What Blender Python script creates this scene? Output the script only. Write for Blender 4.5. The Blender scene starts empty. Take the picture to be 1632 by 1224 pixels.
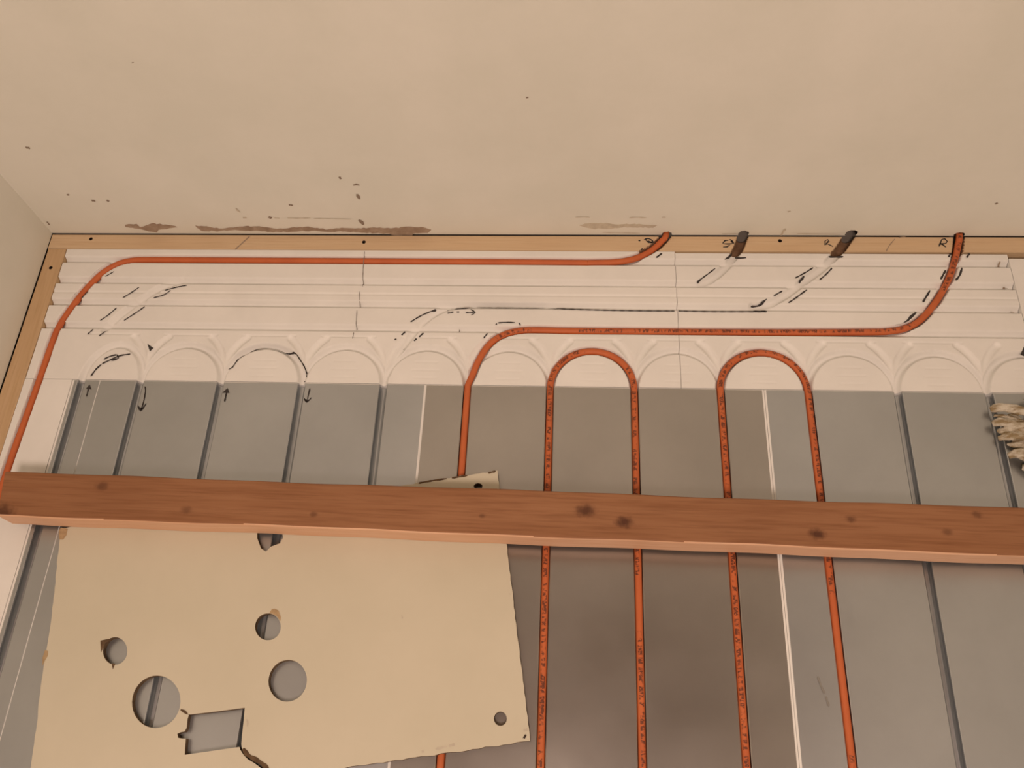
import bpy, bmesh, math, random
import numpy as np
from mathutils import Vector, Matrix, Euler, noise
from mathutils.geometry import tessellate_polygon

random.seed(7)
sc = bpy.context.scene
col = sc.collection

# ------------------------------------------------------------------ camera
CAM = Vector((0.93565, -0.68065, 1.39188))
ROT = (0.45875, 0.053514, 0.042322)
FPX = 1391.05
cam_d = bpy.data.cameras.new('camera')
cam_d.sensor_width = 36.0
cam_d.lens = FPX / 1632 * 36
cam_d.clip_start = 0.01
cam = bpy.data.objects.new('camera', cam_d)
cam.location = CAM
cam.rotation_euler = ROT
col.objects.link(cam)
sc.camera = cam

# ------------------------------------------------------------------ light and exposure
w = bpy.data.worlds.new('world')
sc.world = w
w.use_nodes = True
w.node_tree.nodes['Background'].inputs[0].default_value = (1.0, .78, .58, 1)
w.node_tree.nodes['Background'].inputs[1].default_value = 0.03
ld = bpy.data.lights.new('ceiling_lamp', 'AREA')
ld.shape = 'DISK'
ld.size = 0.55
ld.energy = 45
ld.color = (1.0, .745, .62)
lamp = bpy.data.objects.new('ceiling_lamp', ld)
lamp.location = (.85, -1.62, 2.28)
lamp.rotation_euler = (math.radians(30), 0, 0)
col.objects.link(lamp)
vs = sc.view_settings
vs.view_transform = 'Standard'
vs.look = 'None'
vs.exposure = -0.42
vs.gamma = 1.0
vs.use_curve_mapping = False

# ------------------------------------------------------------------ photo pixel -> place
RM = Euler(ROT).to_matrix()
def ray(u, v):
    return RM @ Vector(((u - 816) / FPX, -(v - 612) / FPX, -1))
def FL(u, v, z=0.0):                 # point of the horizontal plane at height z
    d = ray(u, v)
    return CAM + d * ((z - CAM.z) / d.z)
YW = 0.3275                          # face of the back wall
XL = -0.1105                         # face of the left wall
XR = 1.95
YF = -2.6
ZC = 2.42
def WL(u, v):                        # point of the back wall
    d = ray(u, v)
    return CAM + d * ((YW - CAM.y) / d.y)

# ------------------------------------------------------------------ materials
def mat(name, color, rough=.6, metal=0.0, spec=.5):
    m = bpy.data.materials.new(name)
    m.use_nodes = True
    b = m.node_tree.nodes['Principled BSDF']
    b.inputs['Base Color'].default_value = (*color, 1)
    b.inputs['Roughness'].default_value = rough
    b.inputs['Metallic'].default_value = metal
    b.inputs['Specular IOR Level'].default_value = spec
    return m
class G:                             # tiny node helper
    def __init__(s, m):
        s.nt = m.node_tree
        s.b = s.nt.nodes['Principled BSDF']
    def n(s, t, **k):
        x = s.nt.nodes.new(t)
        for a, v in k.items():
            setattr(x, a, v)
        return x
    def l(s, a, b):
        s.nt.links.new(a, b)
    def val(s, sock, v):
        if hasattr(v, 'is_linked'):
            s.l(v, sock)
        else:
            sock.default_value = v
    def math(s, op, a, b=0.0, clamp=False):
        x = s.n('ShaderNodeMath', operation=op, use_clamp=clamp)
        s.val(x.inputs[0], a); s.val(x.inputs[1], b)
        return x.outputs[0]
    def mix(s, f, a, b):
        x = s.n('ShaderNodeMix', data_type='RGBA')
        s.val(x.inputs[0], f)
        s.val(x.inputs[6], a if hasattr(a, 'is_linked') else (*a, 1))
        s.val(x.inputs[7], b if hasattr(b, 'is_linked') else (*b, 1))
        return x.outputs[2]
    def noise(s, vec, scale, detail=3, rough=.5):
        x = s.n('ShaderNodeTexNoise')
        x.inputs['Scale'].default_value = scale
        x.inputs['Detail'].default_value = detail
        x.inputs['Roughness'].default_value = rough
        if vec is not None:
            s.l(vec, x.inputs['Vector'])
        return x.outputs['Fac']
    def ramp(s, f, lo, hi):
        x = s.n('ShaderNodeMapRange')
        s.val(x.inputs[0], f)
        x.inputs[1].default_value = lo; x.inputs[2].default_value = hi
        return x.outputs[0]
    def obj(s, scale=(1, 1, 1)):
        t = s.n('ShaderNodeTexCoord')
        mp = s.n('ShaderNodeMapping')
        mp.inputs['Scale'].default_value = scale
        s.l(t.outputs['Object'], mp.inputs[0])
        return mp.outputs[0]
    def bump(s, h, strength, dist):
        x = s.n('ShaderNodeBump')
        x.inputs['Strength'].default_value = strength
        x.inputs['Distance'].default_value = dist
        s.l(h, x.inputs['Height'])
        s.l(x.outputs[0], s.b.inputs['Normal'])
    def color(s, c):
        s.l(c, s.b.inputs['Base Color'])

def speckled(name, c1, c2, scale, rough=.7, bump=.2, bdist=.0006, metal=0, spec=.4, lo=.35, hi=.65):
    m = mat(name, c1, rough, metal, spec)
    g = G(m)
    o = g.obj()
    f = g.ramp(g.noise(o, scale, 5, .6), lo, hi)
    g.color(g.mix(f, c1, c2))
    if bump:
        g.bump(g.noise(o, scale * 12, 3), bump, bdist)
    return m

M_WALL = speckled('cream_wall_paint', (.725, .725, .65), (.775, .77, .70), 5, .75, .25, .001)
M_EPS = speckled('white_polystyrene', (.82, .82, .79), (.87, .87, .84), 9, .7, .18, .0006)
M_INK = mat('marker_ink', (.035, .03, .03), .6)
M_PENCIL = mat('pencil', (.25, .23, .21), .8)
M_RECESS_SHADE = mat('recess_shade', (.010, .007, .006), .95, 0, .1)  # near-black colour paints the shade inside holes and gaps
M_CHIP = speckled('bare_brown_plaster', (.30, .22, .16), (.42, .33, .25), 60, .95, .5, .001)
M_SMUDGE = speckled('smudge', (.52, .47, .38), (.62, .57, .46), 80, .9, 0)
M_SCUFF = mat('scuff', (.26, .20, .15), .9)
M_SCREW = mat('dark_screw', (.05, .035, .03), .5, .6)
M_SUB = speckled('subfloor_concrete', (.25, .22, .19), (.33, .3, .26), 8, .9)
M_CEIL = speckled('brown_ceiling_boards', (.16, .10, .06), (.24, .15, .09), 3, .8)
M_BOARD = speckled('cream_painted_board', (.60, .565, .44), (.64, .60, .475), 4, .6, .12, .0006)
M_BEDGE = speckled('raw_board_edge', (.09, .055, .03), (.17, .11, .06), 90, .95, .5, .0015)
def rag_mat():
    m = mat('rag_cotton', (.62, .58, .44), .95, 0, .1)
    g = G(m); o = g.obj()
    f = g.ramp(g.noise(g.obj((1, 2.6, 1)), 40, 4, .6), .42, .60)
    g.color(g.mix(f, (.64, .60, .50), (.30, .23, .13)))
    wv = g.n('ShaderNodeTexWave')
    wv.inputs['Scale'].default_value = 170
    wv.inputs['Distortion'].default_value = 4
    g.l(o, wv.inputs['Vector'])
    g.bump(wv.outputs['Fac'], .4, .001)
    return m
M_RAG = rag_mat()

def alu(name, c, rough):
    m = mat(name, c, rough, .92, .5)
    g = G(m); o = g.obj()
    f = g.ramp(g.noise(o, 4.0, 5, .6), .35, .7)
    g.color(g.mix(f, tuple(x * .92 for x in c), tuple(min(1, x * 1.06) for x in c)))
    st = g.noise(g.obj((300, 4, 300)), 1, 2)
    r = g.math('ADD', g.math('MULTIPLY', g.noise(o, 6, 4), .12), rough - .06)
    g.l(r, g.b.inputs['Roughness'])
    g.bump(st, .05, .0003)
    return m
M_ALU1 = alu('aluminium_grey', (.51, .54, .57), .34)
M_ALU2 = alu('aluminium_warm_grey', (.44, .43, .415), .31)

def wood(name, c1, c2, c3, along, knots=(), ksize=.012):
    m = mat(name, c1, .62, 0, .35)
    g = G(m)
    st = (1.2, 26, 26) if along == 'x' else (26, 1.2, 26)
    o = g.obj(st)
    f1 = g.ramp(g.noise(o, 2.2, 4, .6), .3, .7)
    f2 = g.ramp(g.noise(g.obj(tuple(x * 3 for x in st)), 3.0, 3, .6), .45, .75)
    c = g.mix(f1, c1, c2)
    c = g.mix(g.math('MULTIPLY', f2, .6), c, c3)
    big = g.ramp(g.noise(g.obj((2.5, 2.5, 2.5)), 1.5, 2), .3, .7)
    c = g.mix(g.math('MULTIPLY', big, .3), c, c3)
    if knots:
        t = g.n('ShaderNodeTexCoord')
        wob = g.noise(t.outputs['Object'], 130, 2)
        for (kx, ky, kz, r, dark) in knots:
            d = g.n('ShaderNodeVectorMath', operation='SUBTRACT')
            g.l(t.outputs['Object'], d.inputs[0])
            d.inputs[1].default_value = (kx, ky, kz)
            s = g.n('ShaderNodeVectorMath', operation='MULTIPLY')
            g.l(d.outputs[0], s.inputs[0])
            s.inputs[1].default_value = (.75, 1.1, .8)
            ln = g.n('ShaderNodeVectorMath', operation='LENGTH')
            g.l(s.outputs[0], ln.inputs[0])
            dd = g.math('ADD', ln.outputs['Value'], g.math('MULTIPLY', g.math('SUBTRACT', wob, .5), r * .9))
            k = g.n('ShaderNodeMapRange', interpolation_type='SMOOTHSTEP')
            g.l(dd, k.inputs[0])
            k.inputs[1].default_value = r * 1.5; k.inputs[2].default_value = r * .25
            c = g.mix(g.math('MULTIPLY', k.outputs[0], dark), c, (.07, .022, .01))
    g.color(c)
    g.bump(f2, .15, .0008)
    return m
M_PINE = wood('pine_batten', (.72, .56, .37), (.68, .50, .31), (.58, .41, .25), 'x')
M_NOTCH = speckled('dark_notch_wood', (.16, .09, .05), (.28, .17, .10), 60, .9)  # darker brown for the recessed faces of the notches
M_PINEY = wood('pine_batten_side', (.64, .46, .28), (.58, .40, .22), (.48, .32, .17), 'y')

def pipe_mat():
    m = mat('orange_pipe', (.66, .135, .045), .55, 0, .35)
    g = G(m)
    uv = g.n('ShaderNodeUVMap')
    sep = g.n('ShaderNodeSeparateXYZ'); g.l(uv.outputs[0], sep.inputs[0])
    u, v = sep.outputs[0], sep.outputs[1]         # u metres along the pipe, v round it, .25 on top
    # printed lettering: short dark ticks of uneven length
    cv = g.n('ShaderNodeCombineXYZ'); g.l(u, cv.inputs[0]); g.l(g.math('MULTIPLY', v, .018), cv.inputs[1])
    on = g.ramp(g.noise(cv.outputs[0], 150, 1, .5), .44, .54)
    fine = g.ramp(g.noise(cv.outputs[0], 420, 1, .5), .38, .50)
    c1 = g.n('ShaderNodeCombineXYZ'); g.l(g.math('MULTIPLY', u, 1.0), c1.inputs[0])
    wob = g.math('MULTIPLY', g.math('SUBTRACT', g.noise(c1.outputs[0], 1.7, 1), .5), .32)
    band = g.math('LESS_THAN', g.math('ABSOLUTE', g.math('SUBTRACT', v, g.math('ADD', wob, .25))), .095)
    longs = g.math('GREATER_THAN', g.noise(c1.outputs[0], 2.6, 0), .38)
    at = g.n('ShaderNodeAttribute', attribute_name='printed')
    pr = g.math('MULTIPLY', g.math('MULTIPLY', on, fine), g.math('MULTIPLY', band, longs))
    pr = g.math('MULTIPLY', pr, at.outputs['Fac'])
    base = g.mix(g.ramp(g.noise(c1.outputs[0], 14, 3), .3, .7), (.62, .165, .055), (.52, .125, .042))
    c = g.mix(g.math('MULTIPLY', pr, .85), base, (.09, .03, .02))
    g.color(c)
    return m
M_PIPE = pipe_mat()

# ------------------------------------------------------------------ object helpers
def link(name, me, m, parent=None, smooth=False):
    o = bpy.data.objects.new(name, me)
    if m is not None:
        for mm in (m if isinstance(m, (list, tuple)) else [m]):
            me.materials.append(mm)
    if smooth:
        me.polygons.foreach_set('use_smooth', [True] * len(me.polygons))
    col.objects.link(o)
    o.parent = parent
    return o
def tag(o, label, cat, group=None):
    o['label'] = label; o['category'] = cat
    if group:
        o['group'] = group
    return o
def struct(o, label=None, cat=None):
    o['kind'] = 'structure'
    if label:
        o['label'] = label
    if cat:
        o['category'] = cat
    return o
def empty(name, loc=(0, 0, 0)):
    o = bpy.data.objects.new(name, None)
    o.empty_display_size = .05
    o.location = loc
    col.objects.link(o)
    return o
def pydata(name, v, f, m, parent=None, smooth=False):
    me = bpy.data.meshes.new(name)
    me.from_pydata(v, [], f)
    me.update()
    return link(name, me, m, parent, smooth)
def box(name, x0, x1, y0, y1, z0, z1, m, parent=None, bevel=0):
    bm = bmesh.new()
    bmesh.ops.create_cube(bm, size=1)
    for q in bm.verts:
        q.co = Vector((x0 if q.co.x < 0 else x1, y0 if q.co.y < 0 else y1, z0 if q.co.z < 0 else z1))
    if bevel:
        bmesh.ops.bevel(bm, geom=bm.edges[:], offset=bevel, segments=2, affect='EDGES')
    me = bpy.data.meshes.new(name); bm.to_mesh(me); bm.free()
    return link(name, me, m, parent)
def plate_with_holes(outer, holes, z0, z1):
    """prism of a polygon with holes; returns verts, faces, side flags"""
    loops = [outer] + holes
    flat = [p for L in loops for p in L]
    tris = tessellate_polygon([[Vector((a, b, 0)) for a, b in L] for L in loops])
    n = len(flat)
    v = [(a, b, z1) for a, b in flat] + [(a, b, z0) for a, b in flat]
    f, side = [], []
    for t in tris:
        a, b, c = [Vector((*flat[i], 0)) for i in t]
        t = t if (b - a).cross(c - a).z > 0 else t[::-1]
        f.append(tuple(t)); side.append(0)
        f.append(tuple(i + n for i in t[::-1])); side.append(0)
    k = 0
    for L in loops:
        m = len(L)
        for i in range(m):
            a, b = k + i, k + (i + 1) % m
            f.append((a, b, b + n, a + n)); side.append(1)
        k += m
    return v, f, side
def catmull(pts, step=.004):
    P = [Vector(p) for p in pts]
    out = []
    for i in range(len(P) - 1):
        p0, p1, p2, p3 = P[max(i - 1, 0)], P[i], P[i + 1], P[min(i + 2, len(P) - 1)]
        n = max(1, int((p2 - p1).length / step))
        n = min(n, 40)
        for k in range(n):
            t = k / n
            out.append(.5 * ((2 * p1) + (p2 - p0) * t + (2 * p0 - 5 * p1 + 4 * p2 - p3) * t * t + (3 * p1 - p0 - 3 * p2 + p3) * t ** 3))
    out.append(P[-1])
    return out
def tube(name, pts, r, m, parent=None, seg=14, printed=None, caps=True):
    n = len(pts)
    v, f, uv = [], [], []
    s = [0.0]
    for i in range(1, n):
        s.append(s[-1] + (pts[i] - pts[i - 1]).length)
    for i, p in enumerate(pts):
        t = (pts[min(i + 1, n - 1)] - pts[max(i - 1, 0)]).normalized()
        side = t.cross(Vector((0, 0, 1)))
        if side.length < 1e-4:
            side = Vector((1, 0, 0))
        side.normalize()
        up = side.cross(t).normalized()
        for k in range(seg):
            a = 2 * math.pi * k / seg
            v.append(p + side * math.cos(a) * r + up * math.sin(a) * r)
    for i in range(n - 1):
        for k in range(seg):
            k2 = (k + 1) % seg
            f.append((i * seg + k, i * seg + k2, (i + 1) * seg + k2, (i + 1) * seg + k))
            uv += [(s[i], k / seg), (s[i], (k + 1) / seg), (s[i + 1], (k + 1) / seg), (s[i + 1], k / seg)]
    if caps:
        f.append(tuple(range(seg))[::-1]); uv += [(0, .75)] * seg
        f.append(tuple((n - 1) * seg + k for k in range(seg))); uv += [(0, .75)] * seg
    o = pydata(name, v, f, m, parent, True)
    L = o.data.uv_layers.new(name='UVMap')
    for i, q in enumerate(uv):
        L.data[i].uv = q
    a = o.data.attributes.new('printed', 'FLOAT', 'POINT')
    pv = [1.0] * (n * seg) if printed is None else [float(printed[i]) for i in range(n) for _ in range(seg)]
    a.data.foreach_set('value', pv)
    return o

# ------------------------------------------------------------------ grooves of the polystyrene header
RP = .0060                           # pipe radius
H = dict(h1=.265, h2=.217, h3=.190, h4=.167, h5=.116)
def arc_pts(cx, cy, rx, ry, a0, a1, n=24):
    return [(cx + rx * math.cos(a0 + (a1 - a0) * i / n), cy + ry * math.sin(a0 + (a1 - a0) * i / n)) for i in range(n + 1)]
def px(pts, z=-.004):
    return [tuple(FL(u, v, z)[:2]) for u, v in pts]
def smooth2(pts, step=.006):
    return [tuple(q[:2]) for q in catmull([Vector((a, b, 0)) for a, b in pts], step)]

PIPE1_PX = [(1061, 377), (1055, 385), (1043, 396), (1028, 405), (1008, 413), (980, 417.5), (940, 418.5), (900, 418.3), (600, 416), (300, 414.3), (235, 414), (210, 415), (188, 420.5), (166, 433), (147, 450), (126, 474), (107, 500), (94, 520), (86, 538), (73, 575), (61, 610), (36, 680), (12, 748)]
PIPE2_PX = [(1527, 376), (1526, 392), (1523, 410), (1514, 440), (1500, 468), (1482, 494), (1463, 513), (1443, 523), (1420, 527.5), (1380, 529), (1200, 529.5), (1000, 528), (900, 527), (850, 526), (822, 528), (797, 536), (777, 552), (762, 576), (752, 600)]
G1 = smooth2(px(PIPE1_PX))
G2 = smooth2(px(PIPE2_PX)) + [(.7525, .004)]
CUT2 = smooth2(px([(1186, 370), (1181, 385), (1174, 402), (1160, 422), (1140, 441), (1118, 453)]))
CUT3 = smooth2(px([(1357, 370), (1346, 388), (1331, 408), (1310, 428), (1280, 450), (1250, 472), (1225, 485), (1200, 489)]))
CUTL = smooth2(px([(292, 448), (255, 461), (225, 480), (195, 502), (168, 526)]))
CUTM = smooth2(px([(735, 488), (705, 495), (678, 512), (655, 537), (630, 572), (615, 600)]))
GROOVES = []                         # (polyline, half width, depth)
xa, xb = -.09, 1.738
for k, (hw, dp) in dict(h1=(.0066, .012), h2=(.0066, .0115), h3=(.0022, .0018), h4=(.0066, .0115), h5=(.0066, .012)).items():
    GROOVES.append(([(xa, H[k]), (xb, H[k])], hw, dp))
for k in range(1, 12):
    x = .15 * k
    GROOVES.append((arc_pts(x + .075, .0, .075, .075, 0, math.pi), .0064, .0115))
    for s in (-1, 1):                # wider bends that run up into the nearest long channel
        a = arc_pts(x + s * .098, .018, .098, .098, math.pi if s > 0 else 0, math.pi / 2, 20)
        GROOVES.append(([(x, -.01)] + [q for q in a if q[1] < .0935], .0066, .0048))
    GROOVES.append(([(x - .075 - .05, .0975), (x - .075 + .05, .0975)], .0018, .0016))
    for yy, ww in ((.046, .02), (.030, .024), (.014, .02)):
        GROOVES.append(([(x + .075 - ww, yy), (x + .075 + ww, yy)], .0016, .0006))
GROOVES.append((arc_pts(.094, .0, .056, .074, 0, math.pi), .0062, .009))
PIPED = [arc_pts(.9743, .0, .0743, .0743, 0, math.pi, 40), arc_pts(1.27375, .0, .07525, .07525, 0, math.pi, 40)]
GROOVES += [(q, .0080, .0145) for q in PIPED]
GROOVES += [(G1, .0080, .0145), (G2, .0080, .0145), (CUT2, .0078, .012), (CUT3, .0078, .012), (CUTL, .0070, .009), (CUTM, .0068, .009)]
ROUGH = [(G1[:40], .0098, .011), (G2[:30], .0088, .012)]

px1 = FL(12, 748, -.004)
RUN1 = [(G1[-8][0], G1[-8][1]), (px1.x, px1.y), (px1.x - .004, -.5), (px1.x - .004, -2.5)]
def height(X, Y, grooves):
    """surface height over a grid of points"""
    Z = np.zeros_like(X)
    for pl, hw, dp in grooves:
        P = np.array(pl)
        x0, x1, y0, y1 = P[:, 0].min() - hw * 1.6, P[:, 0].max() + hw * 1.6, P[:, 1].min() - hw * 1.6, P[:, 1].max() + hw * 1.6
        idx = np.where((X > x0) & (X < x1) & (Y > y0) & (Y < y1))[0]
        if len(idx) == 0:
            continue
        qx, qy = X[idx], Y[idx]
        D = np.full(len(idx), 9.0)
        for i in range(len(P) - 1):
            ax, ay = P[i]; bx, by = P[i + 1]
            dx, dy = bx - ax, by - ay
            L = dx * dx + dy * dy + 1e-12
            t = np.clip(((qx - ax) * dx + (qy - ay) * dy) / L, 0, 1)
            D = np.minimum(D, np.hypot(qx - ax - t * dx, qy - ay - t * dy))
        r = D / hw
        if pl is G1 or pl is G2 or pl is RUN1 or hw > .0075:
            prof = np.where(r < 1, -dp * (.35 + .65 * np.sqrt(np.clip(1 - r * r, 0, 1))), 0)
            edge = np.clip((1.18 - r) / .18, 0, 1)             # lip
            prof = np.where(r >= 1, -dp * .35 * edge ** 2, prof)
        else:
            prof = np.where(r < 1.12, -dp * np.clip(1 - (r / 1.12) ** 2, 0, 1) ** .85, 0)   # moulded channel with sloping sides
        Z[idx] = np.minimum(Z[idx], prof)
    return Z
def hz(x, y):
    return float(height(np.array([x]), np.array([y]), GROOVES)[0])

def slab(name, x0, x1, y0, y1, zb, m, parent=None, step=.0016, grooves=GROOVES, ztop=0.0, wob=0.0):
    nx, ny = max(2, int((x1 - x0) / step)) + 1, max(2, int((y1 - y0) / step)) + 1
    xs, ys = np.linspace(x0, x1, nx), np.linspace(y0, y1, ny)
    XX, YY = np.meshgrid(xs, ys)
    Z = height(XX.ravel(), YY.ravel(), grooves) + ztop
    if wob:
        Z = Z + wob * np.sin(XX.ravel() * 23 + 1) * np.sin(YY.ravel() * 41)
    top = np.stack([XX.ravel(), YY.ravel(), Z], 1)
    I = np.arange(nx * ny).reshape(ny, nx)
    q = np.stack([I[:-1, :-1], I[:-1, 1:], I[1:, 1:], I[1:, :-1]], -1).reshape(-1, 4)
    ring = np.concatenate([I[0, :-1], I[:-1, -1], I[-1, :0:-1], I[:0:-1, 0]])
    n = len(top); m_ = len(ring)
    rt = top[ring]; rb = rt.copy(); rb[:, 2] = zb
    V = np.concatenate([top, rt, rb])
    a = np.arange(m_); b = (a + 1) % m_
    sides = np.stack([n + a, n + m_ + a, n + m_ + b, n + b], 1)
    faces = [tuple(map(int, t)) for t in q] + [tuple(map(int, t)) for t in sides] + [tuple(int(n + m_ + i) for i in a[::-1])]
    me = bpy.data.meshes.new(name)
    me.from_pydata(V.tolist(), [], faces)
    me.update()
    o = link(name, me, m, parent)
    sm = np.zeros(len(faces), bool); sm[:len(q)] = True
    me.polygons.foreach_set('use_smooth', sm)
    return o

# flat strokes of ink laid on a surface -----------------------------------
def ribbon_mesh(strokes, place, width, closed_fill=()):
    v, f = [], []
    for st in strokes:
        wd = width
        if isinstance(st, tuple) and isinstance(st[0], (int, float)) is False and len(st) == 2 and isinstance(st[1], float):
            st, wd = st
        P = [place(u, q) for u, q in st]
        if len(P) == 1:
            P = [P[0][0] - P[0][1] * wd * .4, P[0][0] + P[0][1] * wd * .4], P[0][1], P[0][2]
            pts, e1, nrm = P
        else:
            e1, nrm = P[0][1], P[0][2]
            pts = [a[0] for a in P]
            pts = catmull(pts, .004) if len(pts) > 2 else [pts[0].lerp(pts[1], i / 6) for i in range(7)]
        base = len(v)
        n = len(pts)
        for i, p in enumerate(pts):
            t = (pts[min(i + 1, n - 1)] - pts[max(i - 1, 0)])
            s = nrm.cross(t).normalized()
            ww = wd * (.5 + .12 * math.sin(i * 1.7)) * (.6 if i in (0, n - 1) else 1)
            v += [p + s * ww, p - s * ww]
        for i in range(n - 1):
            f.append((base + 2 * i, base + 2 * i + 1, base + 2 * i + 3, base + 2 * i + 2))
    for poly in closed_fill:
        base = len(v)
        v += [place(u, q)[0] for u, q in poly]
        f.append(tuple(range(base, base + len(poly))))
    return v, f
def clear_of_pipes(o, gap=.0078):
    """ink beside a pipe stays beside it"""
    for q in o.data.vertices:
        c = Vector((q.co.x, q.co.y))
        for pl in (G1, G2):
            best, at = 9, None
            for i in range(len(pl) - 1):
                a, b = Vector(pl[i]), Vector(pl[i + 1])
                d = b - a
                t = max(0, min(1, (c - a).dot(d) / max(d.length_squared, 1e-12)))
                e = (c - a - d * t)
                if e.length < best:
                    best, at = e.length, (a + d * t, e)
            if 1e-6 < best < gap:
                n = at[0] + at[1].normalized() * (gap + best * .12)
                q.co.x, q.co.y = n.x, n.y
def drape_mesh(o):
    """lay an ink ribbon onto the grooved surface"""
    me = o.data
    P = np.array([q.co[:] for q in me.vertices])
    Z = np.max([height(P[:, 0] + a, P[:, 1] + b, GROOVES) for a, b in ((0, 0), (.002, 0), (-.002, 0), (0, .002), (0, -.002))], 0) + .0009
    for q, z in zip(me.vertices, Z):
        q.co.z = z
def on_floor(u, v):
    p = FL(u, v, 0.0)
    return (Vector((p.x, p.y, .0007)), Vector((1, 0, 0)), Vector((0, 0, 1)))
def on_wall(u, v):
    p = WL(u, v)
    return (Vector((p.x, YW - .0007, p.z)), Vector((1, 0, 0)), Vector((0, -1, 0)))
SINGLE = dict(marker_dashes='marker_dash', scuff_mark='scuff_mark', pencil_line='pencil_line', groove_end='groove_end', chipped_paint='chipped_paint', grain_crack='grain_crack')
def ink(name, strokes, parent, width=.0028, m=None, place=None, fill=(), drape=False, label=None):
    place = place or on_floor
    if name in SINGLE and len(strokes) > 1:
        return [ink_one(SINGLE[name], [q], parent, width, m, place, (), drape, label) for q in strokes]
    return ink_one(SINGLE.get(name, name), strokes, parent, width, m, place, fill, drape, label)
def ink_one(name, strokes, parent, width=.0028, m=None, place=on_floor, fill=(), drape=False, label=None):
    v, f = ribbon_mesh(strokes, place, width, fill)
    o = pydata(name, v, f, m or M_INK, parent)
    if drape:
        clear_of_pipes(o)
        drape_mesh(o)
    if label:
        o['label'] = label
    return o

# ================================================================== THE SETTING
# back wall with four bored pipe holes at its foot
HOLES = [(1062, 376.5, .0092), (1185, 373, .0098), (1357, 372.5, .0105), (1527, 376.5, .0092)]
holes_xz = []
for u, v, r in HOLES:
    p = WL(u, v)
    holes_xz.append((p.x, max(p.z, .002), r))
rngw = random.Random(3)
ZW = .0008                           # plaster stops above the floor; near-black boxes behind paint the gap's shade
edge = [(XL - .12, ZW)]
for x, z, r in sorted(holes_xz):
    a = math.asin(max(-.95, min(.95, (ZW - z) / r)))
    for t in range(15):
        an = math.pi - a + (2 * a - math.pi) * t / 14
        k = r * (1 + (rngw.uniform(-.06, .16) if 0 < t < 14 else 0))
        edge.append((x + k * math.cos(an), max(ZW, z + k * math.sin(an))))
edge += [(XR + .12, ZW), (XR + .12, ZC), (XL - .12, ZC)]
v, f, s = plate_with_holes(edge, [], 0, .12)
wall = pydata('wall_back', [(a, YW + .12 - c, b) for a, b, c in v], f, [M_WALL, M_RECESS_SHADE])
for i, q in enumerate(wall.data.polygons):
    if s[i] and max(wall.data.vertices[k].co.z for k in q.vertices) < .1:
        q.material_index = 1
struct(wall, 'cream painted back wall with chipped plaster along its foot', 'wall')
box('hole_backing', 1.05, 1.70, YW + .1205, YW + .125, -.05, .06, M_RECESS_SHADE, wall)
box('joint_shade', XL - .12, XR + .12, YW + .058, YW + .1195, -.06, ZW - .0002, M_RECESS_SHADE, wall)  # near-black filler, shade of the wall gap put into its colour
struct(box('wall_left', XL - .12, XL, YF, YW, ZW, ZC, M_WALL), 'cream painted wall at the left edge', 'wall')
box('joint_shade', XL - .12, XL - .03, YF, YW, -.06, ZW - .0002, M_RECESS_SHADE, bpy.data.objects['wall_left'])
struct(box('wall_right', XR, XR + .12, YF, YW, -.06, ZC, M_WALL), 'cream painted wall on the right', 'wall')
struct(box('wall_front', XL - .12, XR + .12, YF - .12, YF, -.06, ZC, M_WALL), 'cream painted wall behind the camera', 'wall')
struct(box('ceiling', XL - .12, XR + .12, YF - .12, YW + .12, ZC, ZC + .05, M_CEIL), 'brown boarded ceiling', 'ceiling')
struct(box('floor', XL - .12, XR + .12, YF - .12, YW + .12, -.08, -.0301, M_SUB), 'concrete subfloor under the panels', 'floor')

def wall_patch(name, uv, m, parent, d=.0012):
    jag = random.Random(len(uv))
    fine = []
    for i, (a, b) in enumerate(uv):
        c, e = uv[(i + 1) % len(uv)]
        k = max(1, int(math.hypot(c - a, e - b) / 4))
        for q in range(k):
            fine.append((a + (c - a) * q / k + jag.uniform(-.7, .7), b + (e - b) * q / k + jag.uniform(-.8, .8) * (q > 0)))
    P = [WL(a, b) for a, b in fine]
    n = len(P)
    v, f, s = plate_with_holes([(p.x, p.z) for p in P], [], 0, d)
    return pydata(name, [(a, YW - c + .0001, b) for a, b, c in v], f, m, parent)
C4 = lambda pts: [(200 + a / 3.138, 270 + b / 3.138) for a, b in pts]
wall_patch('chipped_plaster', C4([(0, 276), (55, 272), (75, 288), (130, 270), (200, 275), (260, 287), (220, 292), (165, 300), (160, 313), (120, 308), (75, 296), (0, 285)]), M_CHIP, wall)
wall_patch('chipped_plaster', C4([(350, 280), (420, 287), (470, 295), (540, 290), (600, 283), (680, 286), (760, 297), (830, 290), (900, 286), (960, 292), (1010, 300), (1080, 291), (1150, 295), (1230, 290), (1340, 292), (1430, 286), (1490, 288), (1528, 300),
    (1510, 316), (1440, 320), (1430, 336), (1370, 340), (1320, 320), (1250, 317), (1180, 315), (1100, 308), (1010, 310), (930, 305), (830, 310), (740, 312), (640, 305), (560, 302), (470, 306), (380, 305)]), M_CHIP, wall)
C3 = lambda pts: [(800 + a / 4.08, 300 + b / 4.08) for a, b in pts]
wall_patch('smudge', C3([(500, 238), (560, 228), (680, 225), (760, 235), (860, 230), (930, 236), (1010, 240), (985, 256), (900, 252), (800, 250), (700, 263), (590, 262), (530, 250)]), M_SMUDGE, wall, .0006)
ink('scuff_mark', [[(917, 346), (930, 345.5), (940, 346)], [(1003, 346.5), (1012, 346), (1030, 346.5)], [(1055, 346), (1061, 346)]], wall, .003, M_SMUDGE, on_wall)
ink('scuff_mark', [[(458, 347), (475, 347.5), (495, 347)], [(500, 348), (560, 349)], [(437, 347), (446, 347.5)]], wall, .0022, M_SMUDGE, on_wall)
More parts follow.
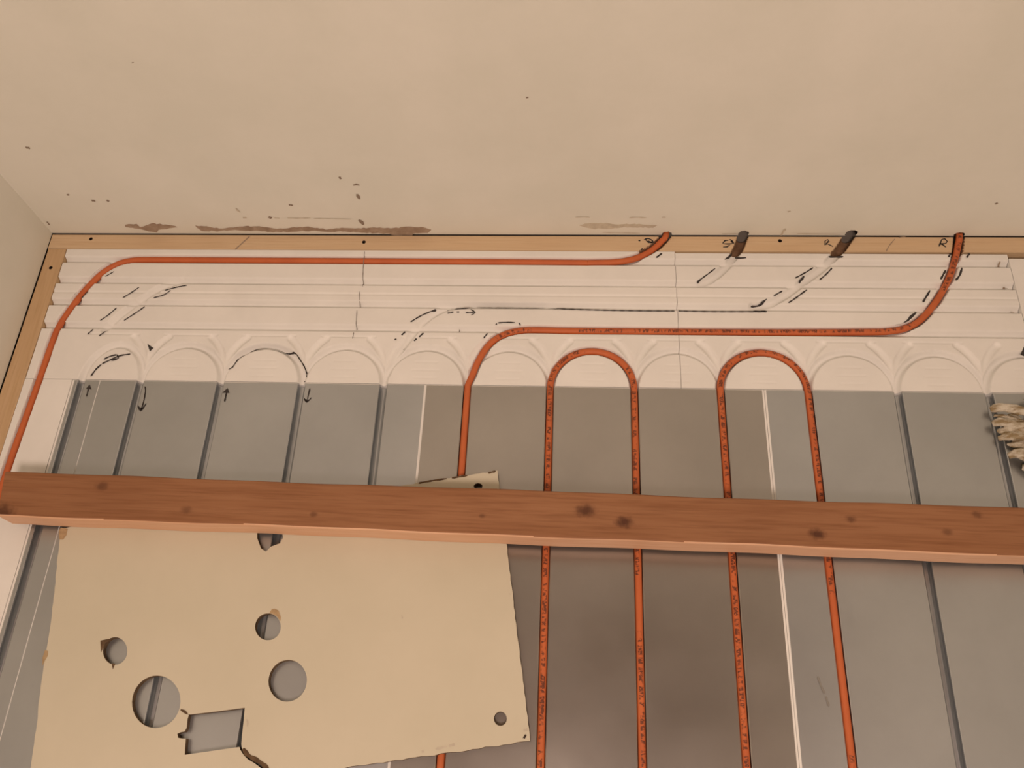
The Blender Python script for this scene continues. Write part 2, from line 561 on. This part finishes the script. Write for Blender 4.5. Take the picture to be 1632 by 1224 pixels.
ink('scuff_mark', [[(563, 295), (568, 293.5), (573, 295)]], wall, .004, M_SCUFF, on_wall)
ink('scuff_mark', [[(569, 309), (571, 313), (573, 317)]], wall, .006, M_SCUFF, on_wall)
ink('scuff_mark', [[(376, 331), (379, 335), (383, 338)], [(387, 346.5), (393, 346.5)]], wall, .004, M_SMUDGE, on_wall)
ink('scuff_mark', [[(428, 345), (433, 347.5)]], wall, .007, M_SCUFF, on_wall)
ink('scuff_mark', [[(572, 350), (576, 353), (579, 358)]], wall, .007, M_SCUFF, on_wall)
ink('scuff_mark', [[(170, 318.5), (174, 321)], [(146, 319.5), (152, 320)], [(107, 309), (110, 311)], [(41, 234.5), (48, 235.5)]], wall, .005, M_SCUFF, on_wall)
ink('scuff_mark', [[(1252, 364), (1248, 369), (1245, 375)], [(1255, 337), (1260, 336)]], wall, .004, M_SMUDGE, on_wall)
ink('scuff_mark', [[(1586, 325), (1590, 323)], [(840, 154), (840.5, 156)], [(211, 99), (212, 100)], [(541, 281), (543, 285)], [(460, 326), (467, 327)]], wall, .004, M_SCUFF, on_wall)
ink('scuff_mark', [[(75, 353), (79, 358)]], wall, .003, M_SCUFF, on_wall)
ink('scuff_mark', [[(960, 370), (1020, 371.5)], [(1150, 372.5), (1176, 372)], [(1270, 372), (1340, 373)]], wall, .002, M_SMUDGE, on_wall)

# ================================================================== BATTENS
def screw(parent, u, v, r=.0038):
    p = FL(u, v, 0)
    n = 14
    V = [(p.x + r * math.cos(2 * math.pi * i / n), p.y + r * math.sin(2 * math.pi * i / n), .0006) for i in range(n)]
    V += [(p.x + r * .55 * math.cos(2 * math.pi * i / n), p.y + r * .55 * math.sin(2 * math.pi * i / n), -.0006 + .001) for i in range(n)]
    V += [(p.x + r * math.cos(2 * math.pi * i / n), p.y + r * math.sin(2 * math.pi * i / n), -.02) for i in range(n)]
    F = [tuple(range(n, 2 * n))] + [(i, (i + 1) % n, n + (i + 1) % n, n + i) for i in range(n)] + [(2 * n + i, 2 * n + (i + 1) % n, (i + 1) % n, i) for i in range(n)]
    return pydata('screw', V, F, M_SCREW, parent)
cuts = [g for g in GROOVES if g[0] in (G1, G2, CUT2, CUT3)]
cuts = [(p, .0088, .020) for p, h, d in cuts]
bt = empty('wooden_batten', (-.1, .30, -.03))
BTN = bt
def under(o, p):
    if isinstance(o, list):
        return [under(q, p) for q in o]
    o.parent = p
    o.matrix_parent_inverse = Matrix.Translation(-p.location)
    return o
o = under(slab('batten_body', XL + .0015, XR - .002, .2905, YW - .0034, -.03, [M_PINE, M_NOTCH], None, .0018, cuts, .0004), bt)
zz = [q.center.z for q in o.data.polygons]
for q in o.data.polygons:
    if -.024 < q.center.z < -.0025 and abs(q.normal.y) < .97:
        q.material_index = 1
tag(bt, 'long pine batten along the foot of the back wall with four cut pipe notches', 'batten')
for u, v_ in ((145, 381), (580, 386), (1243, 384)):
    under(screw(None, u, v_), bt)
under(ink('joint_line', [[(375, 398), (386, 388), (398, 377)]], None, .003, M_CHIP), bt)
under(ink('grain_crack', [[(1412, 401), (1417, 392), (1426, 381)], [(1432, 379), (1444, 377)]], None, .0016, M_CHIP), bt)
C1 = lambda L: [[(980 + a / 6.277, 350 + b / 6.277) for a, b in s] for s in L]
C2 = lambda L: [[(1220 + a / 7.418, 350 + b / 7.418) for a, b in s] for s in L]
C8 = lambda L: [[(1432 + a / 8.16, 350 + b / 8.16) for a, b in s] for s in L]
under(ink('marker_letter', C1([[(235, 210), (255, 213)], [(292, 205), (330, 190), (372, 210), (385, 228), (335, 232), (310, 205)], [(330, 215), (375, 232)]]), None, .003), bt)
under(ink('marker_letter', C1([[(1148, 198), (1172, 215), (1188, 238), (1125, 245), (1078, 238), (1100, 212), (1135, 208)], [(1080, 276), (1120, 274), (1150, 256)], [(1160, 215), (1180, 235)]]), None, .0026), bt)
under(ink('marker_letter', C2([[(702, 306), (704, 250)], [(704, 252), (735, 238), (752, 262), (712, 285)], [(722, 285), (760, 302), (800, 322)], [(714, 300), (738, 255)]]), None, .002), bt)
under(ink('marker_letter', C8([[(525, 352), (545, 300), (562, 258)], [(562, 258), (600, 252), (632, 284), (612, 312), (545, 315)], [(560, 318), (590, 342), (618, 362)], [(535, 315), (575, 330)]]), None, .0026), bt)

bl = empty('wooden_batten', (-.09, -.6, -.03))
under(slab('batten_body', XL + .0030, -.0705, -2.55, .2893, -.03, M_PINEY, None, .012, [], .0004), bl)
tag(bl, 'narrow pine batten running along the foot of the left wall', 'batten')
under(screw(None, 81, 427), bl)
br = empty('wooden_batten', (1.93, -.6, -.03))
under(slab('batten_body', 1.91, XR - .003, -2.55, .2893, -.03, M_PINEY, None, .012, [], .0004), br)
tag(br, 'pine batten at the foot of the right wall', 'batten')

# ================================================================== POLYSTYRENE HEADER PANELS
hl_ = empty('header_panel', (.53, .14, -.03))
tag(hl_, 'long white polystyrene panel with moulded channels and arches, reaching the left batten', 'insulation panel')
under(slab('polystyrene_body', -.0690, 1.1300, .0015, .2895, -.03, M_EPS, None), hl_)
hr_ = empty('header_panel', (1.43, .14, -.03))
tag(hr_, 'shorter white polystyrene panel with moulded channels and arches, under two empty wall holes', 'insulation panel')
under(slab('polystyrene_body', 1.1308, 1.7400, .0015, .2860, -.03, M_EPS, None), hr_)
def mk(parent, name, strokes, width=.0026, m=None, fill=(), label=None):
    return under(ink(name, strokes, None, width, m, on_floor, fill, name not in ('gap_shade_bar', 'marker_arrowhead'), label), parent)
L, R = hl_, hr_
mk(L, 'marker_dashes', [[(145, 443), (158, 430), (178, 421)], [(168, 441), (182, 433)], [(113, 478), (124, 466)], [(130, 476), (140, 465)]], .002)
mk(L, 'marker_dashes', [[(196, 475), (209, 467), (222, 458)], [(245, 475), (262, 470), (272, 463)], [(263, 463), (282, 458), (298, 455)], [(160, 511), (172, 503), (186, 491)], [(198, 511), (215, 500), (231, 489)], [(140, 533), (149, 525)], [(158, 536), (171, 526)]], .0024)
mk(L, 'marker_curve', [[(145, 600), (154, 588), (162, 581)], [(163, 580), (178, 573), (192, 567), (208, 564.5)], [(166, 573), (176, 568), (187, 566), (189, 571), (178, 575)]], .003)
mk(L, 'marker_arrowhead', [], fill=[[(235, 548), (239, 560.5), (245, 555)]])
mk(L, 'marker_curve', [[(364.4, 589), (370.4, 586), (377, 576.6), (386, 565.5), (394, 560), (411.5, 556.5), (425, 554), (437, 554.6), (453, 559.5), (470, 563), (478, 573), (485, 585), (489, 601.5)], [(485.6, 608), (486, 609.3)]], .0022)
mk(L, 'marker_line', [[(711.5, 492), (732, 492.3), (759, 490.3), (783, 489.6), (820, 490.5), (860, 491), (922, 493.6), (1000, 495.5), (1075, 496)]], .0022)
mk(R, 'marker_line', [[(1081, 496), (1140, 497), (1222, 497)]], .0022)
mk(L, 'marker_curve', [[(654.5, 513.5), (672, 503), (695, 493.5)]], .0026)
mk(L, 'marker_dashes', [[(640, 534.5), (646, 529)], [(629, 541.5), (632, 540.5)], [(660, 543.5), (664, 540)], [(668, 537.5), (675, 531)], [(642, 555.5), (645, 554.5)]], .003)
mk(L, 'marker_arrow', [[(713, 499.5), (723, 497.5)], [(728, 497.5), (732, 497.5)], [(742, 498.5), (756, 498.5)], [(750, 493.5), (757.5, 498.3), (751, 502.5)]], .0022)
mk(L, 'marker_dashes', [[(793, 515), (806, 514), (821, 514.5)], [(827.5, 515), (829.5, 519)], [(771, 539), (777, 531.5)], [(790, 518), (792, 516)]], .0024)
mk(L, 'pencil_line', [[(581, 401), (579, 430), (578, 457)], [(573, 465), (573, 491)], [(569, 495), (567, 527)], [(564, 530), (562, 540)], [(731.5, 522), (732, 530)]], .0013, M_PENCIL)
mk(L, 'marker_dashes', [[(1019, 402), (1024, 396)]], .0022)
mk(L, 'marker_dashes', [[(1046, 411), (1055, 404)]], .0034)
mk(R, 'marker_dashes', [[(1155, 414), (1162, 409), (1167, 403)], [(1111, 449.5), (1127, 438), (1140, 428)]], .0024)
mk(R, 'gap_shade_bar', [[(1171, 411.3), (1180, 411.6), (1189, 410.8)]], .004)  # dark strip painted for the shaded gap between panel and batten
mk(R, 'gap_shade_bar', [[(1320.5, 409.6), (1332, 410), (1344, 409.3)]], .0036)  # same painted gap shade at the next notch
mk(R, 'marker_dashes', [[(1267, 443.7), (1282, 435.6), (1296, 427)], [(1274.6, 447.7), (1282, 440)], [(1306, 446.4), (1315.7, 438.3), (1326, 427.5)], [(1233, 472), (1247, 464)], [(1256.4, 483), (1267, 476), (1286, 462)], [(1198, 485), (1212, 483), (1222, 477)], [(1200, 496.5), (1222, 496.5)]], .0026)
mk(R, 'marker_dashes', [[(1511.7, 410), (1515, 404)], [(1540.5, 411), (1545, 404)], [(1522.7, 447), (1529, 439.5), (1533, 427)], [(1499, 445.6), (1507, 431)], [(1470.6, 482), (1478.6, 469), (1482, 463)]], .0034)
mk(R, 'marker_curve', [[(1427, 522), (1442, 515.5), (1451, 506), (1460, 498)]], .0045)
mk(R, 'marker_arrowhead', [], fill=[[(1633, 550), (1626, 566), (1635, 569), (1639, 556)]])
mk(R, 'groove_end', [[(1594, 417), (1595, 424)], [(1603, 454), (1605, 461)], [(1613, 494), (1615, 499)]], .003, M_CHIP)

# plain filler strips at both sides
def strip_with_groove(name, label, x0, x1, y0, y1, gx=None):
    o = slab(name, x0, x1, y0, y1, -.03, M_EPS, None, .0016 if gx is None else .0022, GROOVES if gx is None else gx)
    o['label'] = label
    o['category'] = 'insulation strip'
    return o
GL = [(G1, .0082, .0145), (RUN1, .0082, .0145)]
def strip_mesh(name, label):
    """extruded strip following the pipe channel on the left, 2 mm across and coarse along"""
    xs = np.concatenate([np.arange(-.0698, .0205, .0013), [.0205]])
    ys = np.concatenate([np.arange(-2.5, -.4, .1), np.arange(-.4, .0005, .012), [.0005]])
    XX, YY = np.meshgrid(xs, ys)
    Z = height(XX.ravel(), YY.ravel(), GL)
    nx, ny = len(xs), len(ys)
    top = np.stack([XX.ravel(), YY.ravel(), Z], 1)
    I = np.arange(nx * ny).reshape(ny, nx)
    q = np.stack([I[:-1, :-1], I[:-1, 1:], I[1:, 1:], I[1:, :-1]], -1).reshape(-1, 4)
    ring = np.concatenate([I[0, :-1], I[:-1, -1], I[-1, :0:-1], I[:0:-1, 0]])
    n, m_ = len(top), len(ring)
    rt = top[ring]; rb = rt.copy(); rb[:, 2] = -.03
    a = np.arange(m_); b = (a + 1) % m_
    V = np.concatenate([top, rt, rb])
    faces = q.tolist() + np.stack([n + a, n + m_ + a, n + m_ + b, n + b], 1).tolist() + [[int(n + m_ + i) for i in a[::-1]]]
    o = pydata(name, V.tolist(), faces, M_EPS)
    return tag(o, label, 'insulation strip')
strip_mesh('polystyrene_strip', 'white polystyrene strip holding the orange pipe beside the left batten')
tag(box('polystyrene_strip', 1.7412, 1.909, .0015, .277, -.03, 0, M_EPS), 'plain white polystyrene filler strip at the right end of the header panels', 'insulation strip')
tag(box('polystyrene_strip', 1.8745, 1.909, -2.0, .0005, -.03, 0, M_EPS), 'narrow polystyrene strip beside the right batten', 'insulation strip')
tag(box('polystyrene_strip', .0215, 1.909, -2.55, -2.002, -.03, -.0125, M_EPS), 'polystyrene sheet under the pipe turns behind the camera', 'insulation strip')

# ================================================================== ALUMINIUM PANELS
def profile(x0, x1, grooves, dz, hw=.0068, dp=.0165, n=14):
    P = [(x0, dz)]
    for gx in grooves:
        P.append((gx - hw - .0012, dz))
        P.append((gx - hw, dz - .0009))
        R = hw * 1.16                                            # wider below than at the lips
        zc = dz - dp + R
        a0 = math.acos(.96 * hw / R)
        for i in range(n + 1):
            a = math.pi - a0 + (math.pi + 2 * a0) * i / n
            P.append((gx + R * math.cos(a), zc + R * math.sin(a)))
        P.append((gx + hw, dz - .0009))
        P.append((gx + hw + .0012, dz))
    P.append((x1, dz))
    return P
def extrude_profile(name, poly, y0, y1, m, shear=0.0):
    n = len(poly)
    V = [(a + shear * (y - 0), y, b) for y in (y0, y1) for a, b in poly]
    F = [(i, (i + 1) % n, n + (i + 1) % n, n + i) for i in range(n)]
    tr = tessellate_polygon([[Vector((a, b, 0)) for a, b in poly]])
    F += [tuple(t) for t in tr] + [tuple(n + i for i in t) for t in tr]
    o = pydata(name, V, F, m)
    bm = bmesh.new(); bm.from_mesh(o.data)
    bmesh.ops.recalc_face_normals(bm, faces=bm.faces[:])
    bm.to_mesh(o.data); bm.free()
    return o
def alu_panel(label, x0, x1, grooves, e0, e1, m, y1=0.0, shear=0.0):
    r = empty('heat_spreader_panel', ((x0 + x1) / 2, -1.0, -.03))
    tag(r, label, 'heating panel')
    t = .0006
    base = [(x1, -.03), (x0, -.03)]
    base = profile(x0, x1, grooves, -t - .0001, .0076, .0174) + base
    under(extrude_profile('polystyrene_base', base, -2.0, y1, M_EPS, shear), r)
    a = profile(x0 + e0, x1 - e1, grooves, 0.0)
    b = profile(x0 + e0, x1 - e1, grooves, -t, .0068 + t * .8, .0165 + t)
    sh = extrude_profile('aluminium_sheet', a + b[::-1], -2.0, y1 - .0012, m, shear)
    under(sh, r)
    return r
S0, S1, S2 = .0742, .6770, 1.2735
PA = alu_panel('narrow grey aluminium panel strip with one empty groove beside the left polystyrene strip', .0215, S0 - .0002, [.0385], .004, .0008, M_ALU1, 0.0, .0)
PB = alu_panel('grey aluminium floor heating panel with four empty grooves and marker arrows', S0, S1 - .0001, [.1495, .3005, .451, .6005], .0008, .002, M_ALU1)
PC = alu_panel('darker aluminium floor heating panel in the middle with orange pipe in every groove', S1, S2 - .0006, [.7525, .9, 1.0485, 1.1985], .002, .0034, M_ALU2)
PD = alu_panel('grey aluminium floor heating panel on the right, two grooves empty beside one piped', S2, 1.8738, [1.349, 1.501, 1.653, 1.8], .0034, .002, M_ALU1)
AR = lambda tip, tail, w: None
mk2 = lambda parent, strokes, width=.0022, fill=(): under(ink('marker_arrow', strokes, None, width, M_INK, on_floor, fill), parent)
mk2(PA, [[(138, 632), (141, 620)]], .0022, [[(143, 613), (137, 620), (146, 620.5)]])
mk2(PB, [[(231, 616), (232, 622), (229, 640), (225, 653)], [(220, 646), (224, 655), (233, 643)]], .002, [[(220.5, 648), (224, 655), (228, 651)]])
mk2(PB, [[(358, 640), (361, 626)]], .0028, [[(363, 618.5), (354.5, 626), (366, 626.5)]])
mk2(PB, [[(494, 619), (492, 627), (490, 636)], [(485, 635), (489, 641), (496, 634)]], .0024, [[(485, 636), (489, 641.5), (492, 637)]])

under(ink('scuff_mark', [[(1303, 1078), (1308, 1092), (1314, 1106)], [(1316, 1110), (1321, 1126)]], None, .003, mat('rubbed_mark', (.24, .23, .21), .7)), PD)

# ================================================================== PIPES
def in_wall(x, y, hole):
    return Vector((holes_xz[hole][0], YW + .05, holes_xz[hole][1]))
ZP = -.0052
def seat_z(y, first):
    return ZP if y < .288 else ZP + (y - .288) / .04 * .006
p1 = [in_wall(0, 0, 0)] + [Vector((FL(u, v, -.004).x, FL(u, v, -.004).y, ZP)) for u, v in PIPE1_PX]
for q in p1[1:]:
    q.z = seat_z(q.y, 0)
p1 += [Vector((px1.x - .004, -.5, ZP)), Vector((px1.x - .004, -1.2, ZP)), Vector((px1.x - .004, -2.48, ZP))]
pp = catmull(p1, .005)
o = tube('heating_pipe', pp, RP, M_PIPE, printed=[0] * len(pp))
tag(o, 'plain orange heating pipe running along the topmost channel and down beside the left batten', 'pipe')
p2 = [in_wall(0, 0, 3)] + [Vector((FL(u, v, -.004).x, FL(u, v, -.004).y, ZP)) for u, v in PIPE2_PX]
for q in p2[1:]:
    q.z = seat_z(q.y, 3)
pp = catmull(p2, .005)
gx = [.7525, .9, 1.0485, 1.1985, 1.349]
YB = -2.2
def run(x, ya, yb, n=60):
    return [Vector((x, ya + (yb - ya) * i / n, ZP)) for i in range(n + 1)]
def turn(xa_, xb_, y, up, n=28):
    c, r = (xa_ + xb_) / 2, (xb_ - xa_) / 2
    return [Vector((c - r * math.cos(math.pi * i / n), y + (1 if up else -1) * r * math.sin(math.pi * i / n), ZP)) for i in range(1, n)]
npre = len(pp)
pp = pp[:-1] + run(gx[0], .002, YB) + turn(gx[0], gx[1], YB, False) + run(gx[1], YB, 0) + turn(gx[1], gx[2], .0, True) + run(gx[2], 0, YB) + turn(gx[2], gx[3], YB, False) + run(gx[3], YB, 0) + turn(gx[3], gx[4], .0, True) + run(gx[4], 0, YB)
prn = [0 if (q.x < .80 and q.y < .1) else 1 for q in pp]
o = tube('heating_pipe', pp, RP, M_PIPE, printed=prn)
tag(o, 'orange heating pipe with printed lettering that loops through two arches of the middle panels', 'pipe')

# ================================================================== BOARD WITH HOLES
ZB0, ZB1 = .0009, .0120
def B(u, v):
    p = FL(u, v, ZB1)
    return (p.x, p.y)
rb = random.Random(11)
def rough_line(a, b, n, amp, seed):
    r = random.Random(seed)
    a, b = Vector(a), Vector(b)
    d = (b - a); nrm = Vector((-d.y, d.x)).normalized()
    return [tuple(a + d * (i / n) + nrm * (r.uniform(-amp, amp) if 0 < i else 0)) for i in range(n)]
def hole_px(u, v, ru, rv, n=28, rot=0.0, extra=()):
    P = []
    for i in range(n):
        a = 2 * math.pi * i / n
        x, y = ru * math.cos(a), rv * math.sin(a)
        P.append((u + x * math.cos(rot) - y * math.sin(rot), v + x * math.sin(rot) + y * math.cos(rot)))
    return P
TR, BR_ = B(793, 750), B(845, 1181)
TLc, BLc = B(103, 853), B(40, 1302)
def lerp2(a, b, t):
    return (a[0] + (b[0] - a[0]) * t, a[1] + (b[1] - a[1]) * t)
crk = B(431, 1243)
outer = []
outer += rough_line(TR, B(650, 772), 24, .0012, 1)
outer += rough_line(B(650, 772), B(98, 841), 40, .0012, 2)
outer += rough_line(B(97, 843), B(82, 985), 18, .0009, 3)
outer += [B(80, 1000), B(74, 1036), B(71, 1050), B(70, 1060)]
outer += rough_line(B(68, 1075), BLc, 22, .0009, 4)
low_left = B(428, 1243)
outer += rough_line(BLc, low_left, 22, .0012, 5)
# crack that runs up into the square cut-out
outer += [low_left, B(421, 1231), B(414, 1222.5), B(405, 1216), B(395, 1210), B(388, 1203), B(383, 1195), B(382, 1191.5)]
outer += [B(381.5, 1190.5), B(340, 1196.5), B(294.5, 1203), B(295, 1190), B(296.2, 1177), B(291, 1177), B(284, 1176), B(282.5, 1169.5), B(288, 1167), B(294, 1166), B(297.5, 1160), B(299, 1146), B(301, 1139.5), B(297.5, 1137.5), B(301.5, 1139), B(345, 1134), B(390, 1128), B(388, 1150), B(386, 1170), B(384.5, 1186)]
outer += [B(385.5, 1193), B(390.5, 1201), B(397, 1207.5), B(407, 1213), B(417, 1219.5), B(425, 1228), B(436, 1240)]
outer += rough_line(B(436, 1240), BR_, 40, .0012, 6)
outer += [BR_]
outer += rough_line(BR_, TR, 50, .0007, 7)
ded = [outer[0]]
for q in outer[1:]:
    if (Vector(q) - Vector(ded[-1])).length > .0004:
        ded.append(q)
outer = ded
def to_b(L):
    return [B(u, v) for u, v in L]
h_small = hole_px(427, 999, 20.5, 21.5, 26)
h_nick = hole_px(183.5, 1037.5, 19.5, 22, 26)
h_half = [(410, 846), (432, 838), (450, 850), (451, 857), (446, 866), (432, 871), (424, 879), (416, 874), (410, 858)]
holes = [to_b(h_small), to_b(h_nick), to_b(hole_px(249, 1118.5, 38.5, 42, 36, .2)), to_b(hole_px(458.5, 1085, 30.5, 33.5, 32, .2)), to_b(hole_px(797.5, 1145.5, 10.3, 11.3, 20)), to_b(h_half), to_b(hole_px(762, 775, 7, 5, 14))]
v, f, s = plate_with_holes(outer, holes, ZB0, ZB1)
board = empty('holed_board', (.45, -.4, 0))
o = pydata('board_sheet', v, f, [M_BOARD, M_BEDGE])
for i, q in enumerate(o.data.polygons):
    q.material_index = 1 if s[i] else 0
bm = bmesh.new(); bm.from_mesh(o.data); bmesh.ops.recalc_face_normals(bm, faces=bm.faces[:]); bm.to_mesh(o.data); bm.free()
under(o, board)
tag(board, 'cream painted board with round holes and a square cut-out under the beam', 'board')
def on_board(u, v):
    p = FL(u, v, ZB1)
    return (Vector((p.x, p.y, ZB1 + .0004)), Vector((1, 0, 0)), Vector((0, 0, 1)))
def bmark(name, st, wd, m):
    return under(ink(name, st, None, wd, m, on_board), board)
bmark('nail_hole', [[(835, 1173), (838, 1175)]], .006, M_SCREW)
bmark('chipped_paint', [[(672, 1198), (676, 1197)], [(694, 1194), (704, 1192), (712, 1190)], [(715, 1189), (725, 1186)], [(834, 1164), (842, 1163)]], .0035, M_SMUDGE)
bmark('chipped_paint', [[(387.5, 1193), (392, 1200), (399, 1206), (408.5, 1211), (418.5, 1217.5), (428, 1227)]], .006, M_BEDGE)
bmark('chipped_paint', [[(667, 770), (690, 766), (712, 763)], [(720, 762), (745, 758)], [(778, 754), (790, 751)]], .003, M_BEDGE)
bmark('chipped_paint', [[(393, 1146), (395, 1152), (394, 1158)], [(812, 946), (814, 948)], [(640, 980), (641.5, 986)]], .002, M_SMUDGE)
def bpatch(name, uv, m):
    return under(pydata(name, [on_board(a, b)[0] for a, b in uv], [tuple(range(len(uv)))[::-1]], m), board)
M_TAN = speckled('torn_board_core', (.38, .27, .15), (.52, .38, .22), 90, .95, .5, .001)
bpatch('chipped_paint', [(94, 846), (97, 841), (108, 843), (106, 853), (101, 860), (95, 860)], M_TAN)
bpatch('chipped_paint', [(429, 978), (433, 971), (438, 970), (444, 973), (448, 984), (447, 990), (441, 982), (434, 978)], M_TAN)
bpatch('chipped_paint', [(160, 1021), (170, 1019), (178, 1018), (168, 1025), (164, 1034), (161, 1040)], M_BEDGE)
bpatch('chipped_paint', [(178, 1057), (184, 1058), (180, 1067)], M_BEDGE)
bpatch('chipped_paint', [(72, 1036), (77, 1038), (76, 1046), (72, 1052), (68, 1062), (68, 1048)], M_TAN)
bmark('crack_line', [[(288, 1131), (294, 1134), (299, 1138)]], .0035, M_BEDGE)

# ================================================================== TIMBER BEAM
ZT = .0605
pa, pb = FL(0, 752, ZT), FL(1632, 808, ZT)
qa, qb = FL(100, 824.5, ZT), FL(1632, 888, ZT)
d = (pb - pa); d.z = 0
dx = (qb - qa).normalized()
ang = math.atan2((d.y + (qb - qa).y) / 2, (d.x + (qb - qa).x) / 2)
mid = (pa + pb + qa + qb) / 4
ex = Vector((math.cos(ang), math.sin(ang), 0)); ey = Vector((-math.sin(ang), math.cos(ang), 0))
wf = ((pa + pb) / 2 - (qa + qb) / 2).dot(ey)
x_left = FL(-4, 790, ZT)
bc = (pa + pb) / 2 * .5 + (qa + qb) / 2 * .5
s0 = (x_left - bc).dot(ex)
s1 = (1.90 - bc.x) / ex.x
tb = .0485
def knot(u, v, r, dark=.85):
    p = FL(u, v, ZT) - bc
    return (p.dot(ex), p.dot(ey), tb / 2, r, dark)
KN = [knot(162, 775, .008, .6), knot(297, 813, .007, .45), knot(933, 814, .011, .85), knot(995, 832, .010, .9), knot(1302, 851, .009, .9), knot(1356, 827, .006, .6), knot(1510, 848, .006, .5), knot(1557, 820, .006, .55), knot(500, 820, .005, .5), knot(769, 822, .004, .5), knot(2, 817, .016, .8), (knot(1060, 876, .006)[0], -wf / 2, 0, .007, .7)]
M_BEAM = wood('reddish_softwood', (.36, .175, .085), (.30, .135, .06), (.19, .075, .03), 'x', KN)
M_BEAMS = wood('pale_softwood_edge', (.76, .50, .34), (.72, .44, .28), (.62, .34, .2), 'x')  # paler wood colour for the front side and the ends
n = 90
V, F = [], []
sec = []
hw = wf / 2
r = .0035
for cx, cy, a0 in ((hw - r, tb / 2 - r, 0), (-hw + r, tb / 2 - r, 90), (-hw + r, -tb / 2 + r, 180), (hw - r, -tb / 2 + r, 270)):
    for k in range(5):
        a = math.radians(a0 + 90 * k / 4)
        sec.append((cx + r * math.cos(a), cy + r * math.sin(a)))
m_ = len(sec)
for i in range(n + 1):
    t = i / n
    sx = s0 + (s1 - s0) * t
    for (a, b) in sec:
        jig = .0007 * math.sin(sx * 9 + a * 40) + .0005 * math.sin(sx * 31 + 2)
        sk = .010 * (1 - t) ** 40 * (1 if a < 0 else 0)          # the sawn end is a little out of square
        V.append((sx + sk, a + jig, b))
for i in range(n):
    for k in range(m_):
        k2 = (k + 1) % m_
        F.append((i * m_ + k, i * m_ + k2, (i + 1) * m_ + k2, (i + 1) * m_ + k))
F += [tuple(range(m_))[::-1], tuple(n * m_ + k for k in range(m_))]
beam = pydata('timber_beam', V, F, [M_BEAM, M_BEAMS])
bm = bmesh.new(); bm.from_mesh(beam.data); bmesh.ops.recalc_face_normals(bm, faces=bm.faces[:]); bm.to_mesh(beam.data); bm.free()
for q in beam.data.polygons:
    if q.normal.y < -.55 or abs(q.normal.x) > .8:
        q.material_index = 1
beam.location = (bc.x, bc.y, ZT - tb / 2)
beam.rotation_euler = (0, 0, ang)
tag(beam, 'long reddish softwood beam with dark knots lying across the panels and the board', 'beam')

# ================================================================== RAG
rg = bmesh.new()
rr = random.Random(5)
def lobe(pts, rad, flat=.6):
    """one fold of cloth: a rounded roll along pts (pixel, pixel, height)"""
    P = catmull([Vector((*FL(u, v, z)[:2], z)) for u, v, z in pts], .006)
    n = len(P)
    seg = 12
    rings = []
    for i, p in enumerate(P):
        t = (P[min(i + 1, n - 1)] - P[max(i - 1, 0)]).normalized()
        s = t.cross(Vector((0, 0, 1))).normalized()
        u = s.cross(t)
        e = min(1, (i + .6) / 2.2) ** .5
        R = rad * e * (1 + .12 * math.sin(i * 1.1 + rad * 900))
        rings.append([rg.verts.new(p + s * math.cos(a) * R + u * math.sin(a) * R * flat) for a in [2 * math.pi * k / seg for k in range(seg)]])
    for i in range(n - 1):
        for k in range(seg):
            rg.faces.new((rings[i][k], rings[i][(k + 1) % seg], rings[i + 1][(k + 1) % seg], rings[i + 1][k]))
    rg.faces.new(rings[0][::-1]); rg.faces.new(rings[-1])
lobe([(1634, 640, .014), (1650, 634, .020), (1680, 634, .020), (1720, 640, .014)], .0110)
lobe([(1578, 653, .012), (1592, 649, .018), (1612, 651, .022), (1640, 657, .025), (1670, 660, .024), (1730, 668, .014)], .0082)
lobe([(1584, 662, .008), (1596, 664, .011), (1616, 669, .014), (1650, 676, .016)], .0050)
lobe([(1581, 676, .012), (1592, 672, .018), (1604, 673, .020), (1622, 678, .020), (1650, 684, .022), (1690, 690, .014)], .0085)
lobe([(1589, 687, .008), (1602, 686, .012), (1616, 684, .015), (1640, 688, .018), (1670, 694, .016)], .0062)
lobe([(1591, 699, .009), (1602, 696, .015), (1616, 694, .018), (1632, 695, .019), (1670, 700, .016)], .0075)
lobe([(1604, 708, .006), (1616, 709, .008), (1632, 708, .010), (1660, 712, .012)], .0055)
lobe([(1607, 727, .010), (1618, 722, .016), (1630, 724, .019), (1645, 727, .020), (1680, 728, .016), (1720, 722, .010)], .0112)
lobe([(1629, 745, .008), (1640, 746, .012), (1670, 752, .010), (1700, 748, .008)], .0085)
lobe([(1612, 660, .005), (1622, 690, .006), (1640, 720, .006), (1690, 740, .006)], .0135, .4)
lobe([(1634, 672, .007), (1660, 690, .009), (1690, 705, .009), (1705, 716, .007)], .022, .4)
lobe([(1640, 650, .007), (1680, 675, .009), (1705, 700, .009), (1715, 725, .007)], .018, .5)
me = bpy.data.meshes.new('crumpled_rag')
rg.to_mesh(me); rg.free()
rag = link('crumpled_rag', me, M_RAG, None, True)
md = rag.modifiers.new('merge', 'REMESH'); md.mode = 'VOXEL'; md.voxel_size = .0016; md.use_smooth_shade = True
tx = bpy.data.textures.new('rag_creases', 'CLOUDS'); tx.noise_scale = .012; tx.noise_depth = 3
md = rag.modifiers.new('creases', 'DISPLACE'); md.texture = tx; md.strength = .0032; md.mid_level = .5
tag(rag, 'crumpled pale cotton rag lying on the panel at the right edge', 'rag')
